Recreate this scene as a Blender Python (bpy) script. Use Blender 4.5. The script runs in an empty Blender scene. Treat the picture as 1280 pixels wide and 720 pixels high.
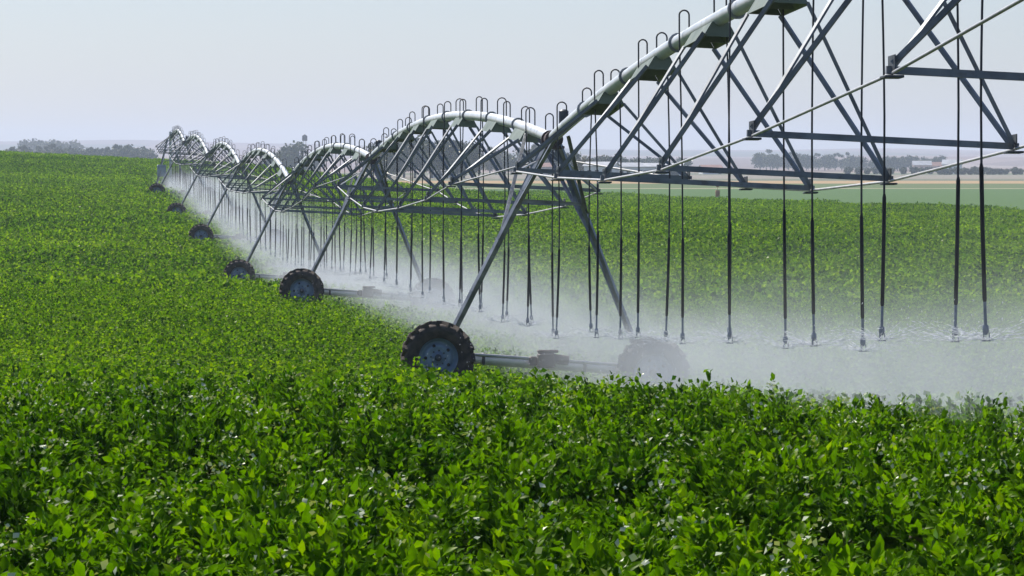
import bpy, math, random
import numpy as np
from mathutils import Vector, Matrix, Euler
random.seed(7); RNG = np.random.default_rng(7)
R = math.radians
scene = bpy.context.scene
col = scene.collection

# ------------------------------------------------------------------ helpers
def tag(o, label=None, cat=None, group=None, kind=None):
    if label: o['label'] = label
    if cat: o['category'] = cat
    if group: o['group'] = group
    if kind: o['kind'] = kind
    return o

def empty(name, loc=(0, 0, 0)):
    o = bpy.data.objects.new(name, None); col.objects.link(o)
    o.location = loc; o.empty_display_size = 0.3
    return o

class MB:
    """collects faces; build() links them as one mesh object"""
    def __init__(s): s.v = []; s.f = []; s.m = []; s.sm = []
    def add(s, vs, fs, mi=0, smooth=False):
        n = len(s.v); s.v += [tuple(p) for p in vs]
        for f in fs: s.f.append([i + n for i in f]); s.m.append(mi); s.sm.append(smooth)
    def box(s, c, size, M=None, mi=0, bev=0.0):
        x, y, z = (d / 2 for d in size)
        b = min(bev, x * .9, y * .9, z * .9)
        c = Vector(c); M = M or Matrix.Identity(3)
        if b <= 0:
            vs = [(sx * x, sy * y, sz * z) for sz in (-1, 1) for sx, sy in ((-1, -1), (1, -1), (1, 1), (-1, 1))]
            fs = [(3, 2, 1, 0), (4, 5, 6, 7), (0, 1, 5, 4), (1, 2, 6, 5), (2, 3, 7, 6), (3, 0, 4, 7)]
        else:
            ring = lambda ax, ay, zz: [(-ax + b, -ay, zz), (ax - b, -ay, zz), (ax, -ay + b, zz), (ax, ay - b, zz),
                                       (ax - b, ay, zz), (-ax + b, ay, zz), (-ax, ay - b, zz), (-ax, -ay + b, zz)]
            vs = ring(x - b, y - b, -z) + ring(x, y, -z + b) + ring(x, y, z - b) + ring(x - b, y - b, z)
            fs = [tuple(range(7, -1, -1)), tuple(range(24, 32))]
            for k in range(3):
                for i in range(8):
                    j = (i + 1) % 8
                    fs.append((k * 8 + i, k * 8 + j, k * 8 + 8 + j, k * 8 + 8 + i))
        s.add([c + M @ Vector(p) for p in vs], fs, mi)
    @staticmethod
    def frame(a, b, up=Vector((0, 0, 1))):
        d = (b - a).normalized()
        if abs(d.dot(up)) > .98: up = Vector((0, 1, 0))
        sx = d.cross(up).normalized(); sz = sx.cross(d).normalized()
        return d, sx, sz
    def prof(s, a, b, pts, up=Vector((0, 0, 1)), mi=0):
        """extrude a closed 2-D outline from a to b"""
        a = Vector(a); b = Vector(b); d, sx, sz = s.frame(a, b, Vector(up)); n = len(pts)
        vs = [p + sx * u + sz * w for p in (a, b) for u, w in pts]
        fs = [tuple(range(n - 1, -1, -1)), tuple(range(n, 2 * n))]
        fs += [(i, (i + 1) % n, n + (i + 1) % n, n + i) for i in range(n)]
        s.add(vs, fs, mi)
    def angle(s, a, b, w=.07, t=.008, up=(0, 0, 1), flip=1):
        s.prof(a, b, [(0, 0), (flip * w, 0), (flip * w, -t), (flip * t, -t), (flip * t, -w), (0, -w)][::flip], up)
    def bar(s, a, b, w, h, up=(0, 0, 1)):
        s.prof(a, b, [(-w / 2, -h / 2), (w / 2, -h / 2), (w / 2, h / 2), (-w / 2, h / 2)], up)
    def tube(s, pts, r, n=8, caps=True, mi=0):
        pts = [Vector(p) for p in pts]; rs = r if isinstance(r, (list, tuple)) else [r] * len(pts)
        m = len(pts); vs = []; sx = None
        for i, p in enumerate(pts):
            d = (pts[min(i + 1, m - 1)] - pts[max(i - 1, 0)]).normalized()
            if sx is None:
                u = Vector((0, 0, 1)) if abs(d.z) < .9 else Vector((1, 0, 0))
                sx = d.cross(u).normalized()
            else: sx = (sx - d * sx.dot(d)).normalized()
            sz = sx.cross(d)
            vs += [p + (sx * math.cos(q) + sz * math.sin(q)) * rs[i] for q in (2 * math.pi * k / n for k in range(n))]
        fs = [(i * n + k, i * n + (k + 1) % n, (i + 1) * n + (k + 1) % n, (i + 1) * n + k) for i in range(m - 1) for k in range(n)]
        s.add(vs, fs, mi, True)
        if caps:
            s.add(vs[:n], [tuple(range(n))], mi); s.add(vs[-n:], [tuple(range(n - 1, -1, -1))], mi)
    def lathe_y(s, prof, n=40, c=(0, 0, 0), mi=0, smooth=True):
        """spin (radius, y) pairs round the Y axis"""
        c = Vector(c); m = len(prof); vs = []
        for k in range(n):
            q = 2 * math.pi * k / n
            vs += [c + Vector((r * math.cos(q), y, r * math.sin(q))) for r, y in prof]
        fs = [(k * m + i, k * m + i + 1, ((k + 1) % n) * m + i + 1, ((k + 1) % n) * m + i) for k in range(n) for i in range(m - 1)]
        s.add(vs, fs, mi, smooth)
    def build(s, name, mats, parent=None):
        me = bpy.data.meshes.new(name); me.from_pydata(s.v, [], s.f)
        for m in (mats if isinstance(mats, (list, tuple)) else [mats]): me.materials.append(m)
        me.polygons.foreach_set('material_index', s.m); me.polygons.foreach_set('use_smooth', s.sm); me.update()
        o = bpy.data.objects.new(name, me); col.objects.link(o)
        if parent: o.parent = parent
        return o

def copy_tree(o, parent=None):
    c = o.copy(); col.objects.link(c)
    if parent: c.parent = parent
    for ch in KIDS.get(o.name, []): copy_tree_child(ch, c)
    return c
def copy_tree_child(o, parent):
    c = o.copy(); col.objects.link(c); c.parent = parent
    for ch in KIDS.get(o.name, []): copy_tree_child(ch, c)
KIDS = {}
def index_kids(root):
    stack = [root]; allo = list(bpy.data.objects)
    by = {}
    for o in allo:
        if o.parent: by.setdefault(o.parent.name, []).append(o)
    while stack:
        o = stack.pop(); KIDS[o.name] = by.get(o.name, []); stack += KIDS[o.name]

# ------------------------------------------------------------------ materials
def nt(name):
    m = bpy.data.materials.new(name); m.use_nodes = True
    t = m.node_tree; t.nodes.clear()
    out = t.nodes.new('ShaderNodeOutputMaterial')
    return m, t, out
def N(t, typ, **kw):
    n = t.nodes.new(typ)
    for k, v in kw.items():
        if k.startswith('i_'):
            key = k[2:]
            n.inputs[int(key) if key.isdigit() else key.replace('_', ' ')].default_value = v
        else: setattr(n, k, v)
    return n
def math_(t, op, a, b=None, clamp=False):
    n = t.nodes.new('ShaderNodeMath'); n.operation = op; n.use_clamp = clamp
    for i, v in enumerate((a, b)):
        if v is None: continue
        if isinstance(v, (int, float)): n.inputs[i].default_value = v
        else: t.links.new(v, n.inputs[i])
    return n.outputs[0]
def ramp(t, fac, stops, interp='LINEAR'):
    n = t.nodes.new('ShaderNodeValToRGB'); cr = n.color_ramp; cr.interpolation = interp
    while len(cr.elements) < len(stops): cr.elements.new(1.0)
    while len(cr.elements) > len(stops): cr.elements.remove(cr.elements[-1])
    for e, (p, c) in zip(cr.elements, stops):
        e.position = p; e.color = c if len(c) == 4 else (*c, 1)
    t.links.new(fac, n.inputs[0]); return n.outputs[0]
def noise(t, scale, detail=3, coord='Object', vec=None, rough=.55):
    n = N(t, 'ShaderNodeTexNoise', i_Scale=scale, i_Detail=detail, i_Roughness=rough)
    if vec is None:
        tc = N(t, 'ShaderNodeTexCoord'); vec = tc.outputs[coord]
    t.links.new(vec, n.inputs['Vector']); return n.outputs['Fac']

def simple(name, c0, c1, rough=.6, metal=0.0, scale=3.0, bump=0.0, rvar=.12, spec=.5, stain=None):
    """two-tone procedural surface with uneven gloss"""
    m, t, out = nt(name)
    b = N(t, 'ShaderNodeBsdfPrincipled', i_Metallic=metal, i_Roughness=rough)
    b.inputs['Specular IOR Level'].default_value = spec
    f = noise(t, scale, 5)
    cc = ramp(t, f, [(.32, c0), (.68, c1)])
    if stain:
        fs = ramp(t, noise(t, scale * 2.3, 6, rough=.7), [(.56, (0, 0, 0)), (.72, (.75, .75, .75))])
        mx = N(t, 'ShaderNodeMix', data_type='RGBA'); t.links.new(fs, mx.inputs[0]); t.links.new(cc, mx.inputs[6]); mx.inputs[7].default_value = (*stain, 1); cc = mx.outputs[2]
    t.links.new(cc, b.inputs['Base Color'])
    f2 = noise(t, scale * 3.1, 3)
    t.links.new(math_(t, 'ADD', math_(t, 'MULTIPLY', math_(t, 'SUBTRACT', f2, .5), rvar * 2), rough), b.inputs['Roughness'])
    if bump:
        bp = N(t, 'ShaderNodeBump', i_Strength=bump, i_Distance=.02)
        t.links.new(noise(t, scale * 6, 4), bp.inputs['Height']); t.links.new(bp.outputs[0], b.inputs['Normal'])
    t.links.new(b.outputs[0], out.inputs['Surface'])
    return m

M = {}
M['galv'] = simple('galvanized_steel', (.13, .14, .145), (.36, .37, .37), .42, .5, 3.5, stain=(.20, .15, .11))
M['pipe'] = simple('galvanized_pipe', (.58, .60, .58), (.78, .79, .76), .40, .35, 1.3, stain=(.36, .33, .27))
M['brace'] = simple('weathered_galvanized_angle', (.14, .152, .165), (.29, .305, .32), .55, .35, 2.5, stain=(.12, .085, .06))
M['bracket'] = simple('bracket_steel_crop_reflection', (.13, .16, .11), (.24, .27, .20), .5, .2, 2.5)  # green reflected from the crop is put into the steel colour
M['rod'] = simple('bright_steel_rod', (.45, .44, .42), (.62, .60, .57), .45, .5, 4)
M['hose'] = simple('dark_drop_hose', (.03, .031, .034), (.06, .062, .066), .5, 0, 4, spec=.3)
M['weight'] = simple('black_hose_weight', (.006, .006, .007), (.016, .016, .018), .6, 0, 5, spec=.25)
M['rubber'] = simple('muddy_tyre_rubber', (.022, .019, .017), (.125, .095, .072), .9, 0, 5, .4)
M['rim'] = simple('dull_blue_grey_rim', (.15, .21, .30), (.31, .38, .47), .5, .3, 3)
M['gear'] = simple('rust_brown_gearbox', (.07, .05, .045), (.16, .11, .09), .6, .1, 6)
M['dark'] = simple('dark_grey_cast_metal', (.04, .045, .05), (.09, .10, .11), .5, .2, 5)
M['nozzle'] = simple('pale_blue_plastic', (.10, .13, .18), (.22, .26, .32), .35, 0, 8)
M['white_wall'] = simple('white_painted_wall', (.68, .68, .66), (.82, .82, .80), .7, 0, .4)
M['pink_wall'] = simple('pinkish_plaster_wall', (.50, .38, .34), (.62, .50, .45), .8, 0, .4)
M['roof'] = simple('grey_sheet_roof', (.34, .35, .37), (.50, .51, .53), .6, 0, .6)
M['red_roof'] = simple('dull_red_roof', (.25, .12, .09), (.34, .18, .14), .7, 0, .6)
M['glass'] = simple('dark_window_glass', (.02, .025, .03), (.05, .055, .06), .15, 0, 2)
M['bark'] = simple('tree_bark', (.06, .045, .035), (.12, .095, .075), .9, 0, 2)
M['tank'] = simple('dark_tank_metal', (.03, .035, .05), (.06, .065, .08), .6, .2, 2)
M['rust'] = simple('rusty_orange_paint', (.30, .11, .05), (.42, .20, .10), .7, 0, 4)

def leaf_mat(name, dark, mid, light, trans=.45, gloss=.06, rough=.32, patch=.05):
    m, t, out = nt(name)
    at = N(t, 'ShaderNodeAttribute', attribute_name='tint')
    geo = N(t, 'ShaderNodeNewGeometry')
    n = noise(t, patch, 4, vec=geo.outputs['Position'], rough=.62)
    n9 = noise(t, 38, 3, vec=geo.outputs['Position'])
    f = math_(t, 'ADD', math_(t, 'ADD', math_(t, 'MULTIPLY', at.outputs['Fac'], .85), math_(t, 'MULTIPLY', math_(t, 'SUBTRACT', n9, .5), .7)), math_(t, 'MULTIPLY', math_(t, 'SUBTRACT', n, .45), 1.05), True)
    c = ramp(t, f, [(.0, dark), (.5, mid), (1.0, light)])
    dif = N(t, 'ShaderNodeBsdfDiffuse'); tr = N(t, 'ShaderNodeBsdfTranslucent'); gl = N(t, 'ShaderNodeBsdfGlossy', i_Roughness=rough, i_Color=(1, .98, .82, 1))
    t.links.new(c, dif.inputs['Color'])
    hs = N(t, 'ShaderNodeMix', data_type='RGBA', blend_type='MULTIPLY'); hs.inputs[0].default_value = 1
    t.links.new(c, hs.inputs[6]); hs.inputs[7].default_value = (1.35, 1.4, .18, 1)
    t.links.new(hs.outputs[2], tr.inputs['Color'])
    mx = N(t, 'ShaderNodeMixShader', i_0=trans); t.links.new(dif.outputs[0], mx.inputs[1]); t.links.new(tr.outputs[0], mx.inputs[2])
    fr = N(t, 'ShaderNodeFresnel', i_IOR=1.42)
    fg = math_(t, 'MULTIPLY', fr.outputs[0], gloss, True)
    mx2 = N(t, 'ShaderNodeMixShader'); t.links.new(fg, mx2.inputs[0]); t.links.new(mx.outputs[0], mx2.inputs[1]); t.links.new(gl.outputs[0], mx2.inputs[2])
    t.links.new(mx2.outputs[0], out.inputs['Surface'])
    return m
M['leaf'] = leaf_mat('potato_leaf', (.020, .066, .001), (.104, .220, .001), (.250, .370, .002), .48, .05, .5)
M['leaf_near'] = leaf_mat('glossy_potato_leaf', (.014, .056, .001), (.102, .222, .001), (.260, .385, .003), .48, .085, .36)
M['tree_leaf'] = leaf_mat('tree_leaf', (.022, .034, .032), (.036, .052, .048), (.055, .074, .062), .25, .2, .5, .01)  # blue of the distant haze is partly put into the leaf colour
M['olive_leaf'] = leaf_mat('brown_olive_leaf', (.06, .05, .03), (.10, .08, .045), (.14, .115, .06), .25, .2, .5, .01)
M['leaf_glint'] = leaf_mat('pale_cream_painted_glint', (.34, .42, .24), (.56, .61, .42), (.72, .74, .58), .14, .10, .45)  # pale colour standing in for highlights on the leaf tips

# ------------------------------------------------------------------ terrain
CAM = Vector((-8.29, -73.54, 4.13))
SPAN = 48.0
KY = [-400, -48, 0, 48, 96, 144, 192, 240, 290, 340, 420, 470, 540, 640, 800, 1200, 20000]
KZ = [6.0, 1.8, 0, -.28, -1.05, -.25, .36, 1.22, 1.7, 2.7, 3.9, 4.05, 3.2, 1.6, .4, 0, 0]
def hermite(kx, ky, x):
    kx = np.array(kx, float); ky = np.array(ky, float)
    d = np.diff(ky) / np.diff(kx); m = np.zeros_like(ky)
    m[1:-1] = np.where(d[:-1] * d[1:] > 0, 2 * d[:-1] * d[1:] / (d[:-1] + d[1:] + 1e-12), 0); m[0] = d[0]; m[-1] = 0
    i = np.clip(np.searchsorted(kx, x) - 1, 0, len(kx) - 2)
    h = kx[i + 1] - kx[i]; u = np.clip((x - kx[i]) / h, 0, 1)
    return ((2*u**3 - 3*u**2 + 1) * ky[i] + (u**3 - 2*u**2 + u) * h * m[i] + (-2*u**3 + 3*u**2) * ky[i+1] + (u**3 - u**2) * h * m[i+1])
def sstep(a, b, x):
    u = np.clip((x - a) / (b - a), 0, 1); return u * u * (3 - 2 * u)
def terrain(x, y):
    x = np.asarray(x, float); y = np.asarray(y, float)
    z = hermite(KY, KZ, y)
    # rise is on the left; to the right of the machine the field stays low
    right = np.where(y > 0, 0.0, -.0375 * y)
    w = sstep(6, 46, x) * sstep(20, 150, y)
    z = z * (1 - w) + right * w
    z = z - .075 * 3.5 * np.tanh(x / 3.5) * (1 - sstep(240, 330, y))
    z = z - .05 * np.clip(x, -40, 8) * sstep(260, 430, y) * (1 - sstep(560, 900, y))
    # far plain and the low hills behind it
    r = y
    az = x / np.maximum(y + 74, 1)
    n1 = np.sin(az * 31 + 1.0) * .5 + np.sin(az * 73 + .4) * .25 + np.sin(az * 140) * .12
    z = z + sstep(2700, 4200, r) * (9 + 2.0 * n1)
    z = z + sstep(4200, 7600, r) * (31 - 75 * np.clip(az, -.1, .25) + 3.5 * n1)
    z = z - sstep(7800, 9400, r) * 60
    return z
def tz(x, y): return float(terrain(x, y))

def make_ground():
    ys = np.concatenate([np.arange(-110, 60, 2.0), np.arange(60, 320, 5), np.arange(320, 900, 12), np.geomspace(900, 9600, 70)])
    us = np.linspace(-1, 1, 161); us = np.sign(us) * np.abs(us) ** 1.7
    X = []; Y = []
    for y in ys:
        hw = 160 + max(0, y) * .42
        cx = 20 + max(0, y) * .1
        X.append(cx + us * hw); Y.append(np.full_like(us, y))
    X = np.array(X); Y = np.array(Y); Z = terrain(X, Y)
    nr, nc = X.shape
    me = bpy.data.meshes.new('ground')
    vs = np.stack([X, Y, Z], -1).reshape(-1, 3)
    i = np.arange(nr * nc).reshape(nr, nc)
    fs = np.stack([i[:-1, :-1], i[:-1, 1:], i[1:, 1:], i[1:, :-1]], -1).reshape(-1, 4)
    me.from_pydata(vs.tolist(), [], fs.tolist())
    me.polygons.foreach_set('use_smooth', [True] * len(fs)); me.update()
    o = bpy.data.objects.new('ground', me); col.objects.link(o); tag(o, kind='structure')
    m, t, out = nt('farmland_ground')
    geo = N(t, 'ShaderNodeNewGeometry'); sep = N(t, 'ShaderNodeSeparateXYZ'); t.links.new(geo.outputs['Position'], sep.inputs[0])
    nz = noise(t, .012, 4, vec=geo.outputs['Position'])
    v = math_(t, 'ADD', math_(t, 'ADD', sep.outputs[1], math_(t, 'MULTIPLY', sep.outputs[0], .12)), math_(t, 'MULTIPLY', math_(t, 'SUBTRACT', nz, .5), 40))
    v = math_(t, 'DIVIDE', v, 2000.0)
    near = ramp(t, v, [(0, (.05, .038, .025)), (.14, (.095, .165, .055)), (.322, (.36, .33, .21)), (.332, (.13, .17, .07)),
                       (.392, (.42, .29, .16)), (.445, (.17, .18, .12)), (.50, (.27, .24, .19)), (.66, (.17, .18, .12)), (.80, (.30, .25, .20))], 'CONSTANT')
    # patchwork of far fields
    mp = N(t, 'ShaderNodeMapping'); mp.inputs['Scale'].default_value = (.0032, .0011, 0)
    t.links.new(geo.outputs['Position'], mp.inputs[0])
    vo = N(t, 'ShaderNodeTexVoronoi', i_Scale=1.0); t.links.new(mp.outputs[0], vo.inputs['Vector'])
    sc_ = N(t, 'ShaderNodeSeparateColor'); t.links.new(vo.outputs['Color'], sc_.inputs[0])
    far = ramp(t, sc_.outputs[0], [(0, (.20, .15, .13)), (.25, (.27, .20, .17)), (.5, (.12, .12, .09)), (.68, (.23, .165, .145)), (.85, (.31, .25, .21))], 'CONSTANT')
    fm = math_(t, 'GREATER_THAN', sep.outputs[1], 1750.0)
    mx = N(t, 'ShaderNodeMix', data_type='RGBA'); t.links.new(fm, mx.inputs[0]); t.links.new(near, mx.inputs[6]); t.links.new(far, mx.inputs[7])
    fine = noise(t, 1.6, 6, vec=geo.outputs['Position'], rough=.65)
    fr = ramp(t, fine, [(.25, (.72, .72, .72)), (.75, (1.22, 1.22, 1.22))])
    mu = N(t, 'ShaderNodeMix', data_type='RGBA', blend_type='MULTIPLY'); mu.inputs[0].default_value = 1
    t.links.new(mx.outputs[2], mu.inputs[6]); t.links.new(fr, mu.inputs[7])
    b = N(t, 'ShaderNodeBsdfPrincipled', i_Roughness=.95); b.inputs['Specular IOR Level'].default_value = .1
    t.links.new(mu.outputs[2], b.inputs['Base Color'])
    bp = N(t, 'ShaderNodeBump', i_Strength=.6, i_Distance=.15); t.links.new(fine, bp.inputs['Height']); t.links.new(bp.outputs[0], b.inputs['Normal'])
    t.links.new(b.outputs[0], out.inputs['Surface'])
    me.materials.append(m)
make_ground()

# ------------------------------------------------------------------ the crop (stuff): leaf patches scattered over the field
LEAF = np.array([(0, 0, 0), (-.36, .26, .07), (0, .32, 0), (.36, .26, .07), (-.34, .62, .05), (0, .68, -.03), (.34, .62, .05), (0, 1, -.12)])
LEAF_F = [(0, 2, 1), (0, 3, 2), (1, 2, 5, 4), (2, 3, 6, 5), (4, 5, 7), (5, 6, 7)]
LEAF2 = np.array([(0, 0, 0), (-.40, .48, .09), (.40, .48, .09), (0, 1, -.08)])
LEAF2_F = [(0, 2, 1), (1, 2, 3)]
def place(tpl, P, D, Nn, L, W=None):
    """tpl verts to frames: origin P, along D, normal Nn, length L"""
    D = D / np.linalg.norm(D, axis=1, keepdims=True)
    S = np.cross(D, Nn); S /= np.linalg.norm(S, axis=1, keepdims=True) + 1e-9
    U = np.cross(S, D)
    W = L if W is None else W
    return (P[:, None] + tpl[None, :, 0, None] * (S * W[:, None])[:, None] + tpl[None, :, 1, None] * (D * L[:, None])[:, None]
            + tpl[None, :, 2, None] * (U * L[:, None])[:, None])
def mesh_np(name, chunks, mats):
    """chunks: list of (verts[n,k,3], template faces, tint[n], material index)"""
    V = []; LI = []; LS = []; MI = []; T = []; base = 0
    for vs, tf, tint, mi in chunks:
        n, k = vs.shape[:2]; V.append(vs.reshape(-1, 3)); T.append(np.repeat(tint, k))
        off = base + np.arange(n)[:, None] * k
        for f in tf:
            LI.append((off + np.array(f)[None])); LS.append(np.full(n, len(f))); MI.append(np.full(n, mi))
        base += n * k
    li = np.concatenate([a.reshape(-1) for a in LI]); ls = np.concatenate(LS)
    me = bpy.data.meshes.new(name); V = np.concatenate(V)
    me.vertices.add(len(V)); me.vertices.foreach_set('co', V.reshape(-1).astype(np.float32))
    me.loops.add(len(li)); me.loops.foreach_set('vertex_index', li.astype(np.int32))
    me.polygons.add(len(ls)); st = np.concatenate([[0], np.cumsum(ls)[:-1]])
    me.polygons.foreach_set('loop_start', st.astype(np.int32))
    me.polygons.foreach_set('material_index', np.concatenate(MI).astype(np.int32))
    a = me.attributes.new('tint', 'FLOAT', 'POINT'); a.data.foreach_set('value', np.concatenate(T).astype(np.float32))
    for m in mats: me.materials.append(m)
    me.update(calc_edges=True); me.validate()
    return me
def rnd(a, b, n): return RNG.uniform(a, b, n)
def unit(v): return v / (np.linalg.norm(v, axis=-1, keepdims=True) + 1e-9)

def patch_near(name, P=1.0):
    """a square metre of bushy plants: upright, arching leaves on a few stems each"""
    pos = []; dr = []; nr = []; ln = []; wd = []; ti = []; fl = []
    g = 3
    for a in range(g):
        for b in range(g):
            if random.random() < .24: continue
            cx = (a + .5 + random.uniform(-.36, .36)) / g * P - P / 2; cy = (b + .5 + random.uniform(-.36, .36)) / g * P - P / 2
            H = random.uniform(.26, .60); rad = random.uniform(.15, .24); pt = random.uniform(-.18, .18)
            for st in range(9):                                        # shoots
                th = random.uniform(0, 2 * math.pi); rr = rad * math.sqrt(random.random())
                tip = np.array([cx + rr * math.cos(th), cy + rr * math.sin(th), H * random.uniform(.72, 1.08) * (1 - .35 * (rr / rad) ** 2)])
                st_t = random.gauss(0, .10)
                for k in range(28):
                    q = random.random() ** .7                          # 1 = top of the shoot
                    c = np.array([cx, cy, .02]) + (tip - np.array([cx, cy, .02])) * (.25 + .75 * q) + RNG.normal(0, .022, 3)
                    t2 = th + random.gauss(0, 1.1); el = random.gauss(.78 + .25 * (q - .5), .42)
                    d = np.array([math.cos(t2) * math.cos(el), math.sin(t2) * math.cos(el), math.sin(el)])
                    nn = np.array([-math.cos(t2) * math.sin(el), -math.sin(t2) * math.sin(el), math.cos(el)])
                    roll = random.gauss(0, .6); sd_ = np.cross(d, nn); nn = nn * math.cos(roll) + sd_ * math.sin(roll)
                    l = random.uniform(.040, .092) * (1.15 - .35 * q)
                    pos.append(c); dr.append(d); nr.append(nn); ln.append(l); wd.append(l * random.uniform(.50, .80))
                    ti.append(min(1, max(0, .34 + pt + st_t + random.gauss(0, .15) + .16 * (q - .5))))
            if random.random() < .42:  # small pale bits imitating glints near the plant top
                fc = np.array([cx + random.uniform(-.12, .12), cy + random.uniform(-.12, .12), H * random.uniform(.88, 1.05)])
                for k in range(random.randint(3, 12)): fl.append(fc + RNG.normal(0, .034, 3))
    ln = np.array(ln)
    tw = LEAF.copy(); tw[:, 2] += .09 * np.sin(tw[:, 1] * 9) * np.sign(tw[:, 0])
    chunks = [(place(tw, np.array(pos), np.array(dr), np.array(nr), ln, np.array(wd)), LEAF_F, np.array(ti), 0)]
    if fl:
        fl = np.array(fl); d = RNG.normal(0, 1, fl.shape); d[:, 2] = np.abs(d[:, 2])
        chunks.append((place(LEAF2, fl, d, RNG.normal(0, 1, fl.shape), rnd(.014, .034, len(fl))), LEAF2_F, np.full(len(fl), .5), 1))
    return mesh_np(name, chunks, [M['leaf_near'], M['leaf_glint']])

def patch_far(name, P, dens, l0, l1, g, H0, H1, rad):
    pos = []; dr = []; nr = []; ti = []
    npl = max(1, int(dens * (P / g) ** 2))
    for a in range(g):
        for b in range(g):
            cx = (a + .5 + random.uniform(-.35, .35)) / g * P - P / 2; cy = (b + .5 + random.uniform(-.35, .35)) / g * P - P / 2
            H = random.uniform(H0, H1); r_ = rad * random.uniform(.8, 1.2); pt = random.uniform(-.17, .17)
            th = rnd(0, 2 * math.pi, npl); cp = rnd(.0, 1, npl); sp = np.sqrt(1 - cp * cp); q = rnd(.7, 1.02, npl)
            o = np.stack([sp * np.cos(th), sp * np.sin(th), cp], -1)
            pos.append(np.array([cx, cy, .05]) + o * np.array([r_, r_, H - .05]) * q[:, None])
            d = np.stack([np.cos(th), np.sin(th), rnd(-.35, .8, npl)], -1) + RNG.normal(0, .3, (npl, 3)); d[:, 2] += .35; dr.append(d)
            nr.append(o + np.array([0, 0, .3]) + RNG.normal(0, .7, (npl, 3)))
            ti.append(np.clip(.47 + pt + RNG.normal(0, .33, npl), 0, 1))
    pos = np.concatenate(pos); L = rnd(l0, l1, len(pos))
    v = place(LEAF2, pos - unit(np.concatenate(dr)) * L[:, None] * .5, np.concatenate(dr), np.concatenate(nr), L, L * 1.05)
    return mesh_np(name, [(v, LEAF2_F, np.concatenate(ti), 0)], [M['leaf']])

pc = bpy.data.collections.new('crop_patches')       # never linked to the scene: only the scatter reads it
NV = [8, 6, 6]
ms = [patch_near('leaf_patch') for _ in range(NV[0])]
ms += [patch_far('leaf_patch', 2.0, 620, .045, .085, 6, .24, .56, .27) for _ in range(NV[1])]
ms += [patch_far('leaf_patch', 6.0, 150, .09, .18, 13, .20, .60, .36) for _ in range(NV[2])]
for i, me in enumerate(ms):
    pc.objects.link(bpy.data.objects.new('leaf_patch_%02d' % i, me))

def field_end(x):    # far border of the potatoes
    return np.interp(x, [-60, 0, 20, 45, 59, 63, 69, 80, 130], [478, 472, 482, 515, 515, 356, 272, 250, 240])
def make_crop():
    P = []; ROT = []; VAR = []; SC = []
    for (lod, step, y0, y1) in ((0, 1.0, -68.5, -30.5), (1, 2.0, -30, 62), (2, 6.0, 64.5, 520)):
        n0 = sum(NV[:lod])
        for y in np.arange(y0, y1, step):
            dy = y + 73.5
            xl = -8.3 - .035 * dy - 4; xr = -8.3 + .24 * dy + 6
            for x in np.arange(math.floor(xl / step) * step, xr, step):
                if y > field_end(x): continue
                a, b = x + random.uniform(-.1, .1) * step, y + random.uniform(-.1, .1) * step
                gx = (tz(a + .5, b) - tz(a - .5, b)); gy = (tz(a, b + .5) - tz(a, b - .5))
                nrm = Vector((-gx, -gy, 1)).normalized()
                q = Vector((0, 0, 1)).rotation_difference(nrm) @ Euler((0, 0, random.choice([0, 1, 2, 3]) * math.pi / 2 + random.uniform(-.12, .12))).to_quaternion()
                P.append((a, b, tz(a, b) - .02)); ROT.append(tuple(q.to_euler())); VAR.append(n0 + random.randrange(NV[lod]))
                s = random.uniform(.94, 1.1); SC.append((s * 1.04, s * 1.04, s * random.uniform(.80, 1.22) * (.92, 1.05, 1.16)[lod]))
    me = bpy.data.meshes.new('potato_crop'); me.from_pydata(P, [], [])
    a = me.attributes.new('rot', 'FLOAT_VECTOR', 'POINT'); a.data.foreach_set('vector', np.array(ROT, np.float32).reshape(-1))
    a = me.attributes.new('scl', 'FLOAT_VECTOR', 'POINT'); a.data.foreach_set('vector', np.array(SC, np.float32).reshape(-1))
    a = me.attributes.new('variant', 'INT', 'POINT'); a.data.foreach_set('value', np.array(VAR, np.int32))
    o = bpy.data.objects.new('potato_crop', me); col.objects.link(o)
    tag(o, 'dense upright leafy green potato crop with pale cream flecks as painted glints covering the field', 'crop', kind='stuff')
    g = bpy.data.node_groups.new('scatter_crop', 'GeometryNodeTree')
    g.interface.new_socket('Geometry', in_out='INPUT', socket_type='NodeSocketGeometry')
    g.interface.new_socket('Geometry', in_out='OUTPUT', socket_type='NodeSocketGeometry')
    gi = g.nodes.new('NodeGroupInput'); go = g.nodes.new('NodeGroupOutput')
    ci = g.nodes.new('GeometryNodeCollectionInfo'); ci.inputs['Collection'].default_value = pc
    ci.inputs['Separate Children'].default_value = True; ci.inputs['Reset Children'].default_value = True
    ip = g.nodes.new('GeometryNodeInstanceOnPoints'); ip.inputs['Pick Instance'].default_value = True
    def na(nm, ty):
        n = g.nodes.new('GeometryNodeInputNamedAttribute'); n.data_type = ty; n.inputs['Name'].default_value = nm
        return n.outputs['Attribute']
    g.links.new(gi.outputs[0], ip.inputs['Points']); g.links.new(ci.outputs[0], ip.inputs['Instance'])
    g.links.new(na('variant', 'INT'), ip.inputs['Instance Index'])
    er = g.nodes.new('FunctionNodeEulerToRotation'); g.links.new(na('rot', 'FLOAT_VECTOR'), er.inputs[0])
    g.links.new(er.outputs[0], ip.inputs['Rotation']); g.links.new(na('scl', 'FLOAT_VECTOR'), ip.inputs['Scale'])
    g.links.new(ip.outputs[0], go.inputs[0])
    md = o.modifiers.new('scatter', 'NODES'); md.node_group = g
make_crop()

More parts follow.
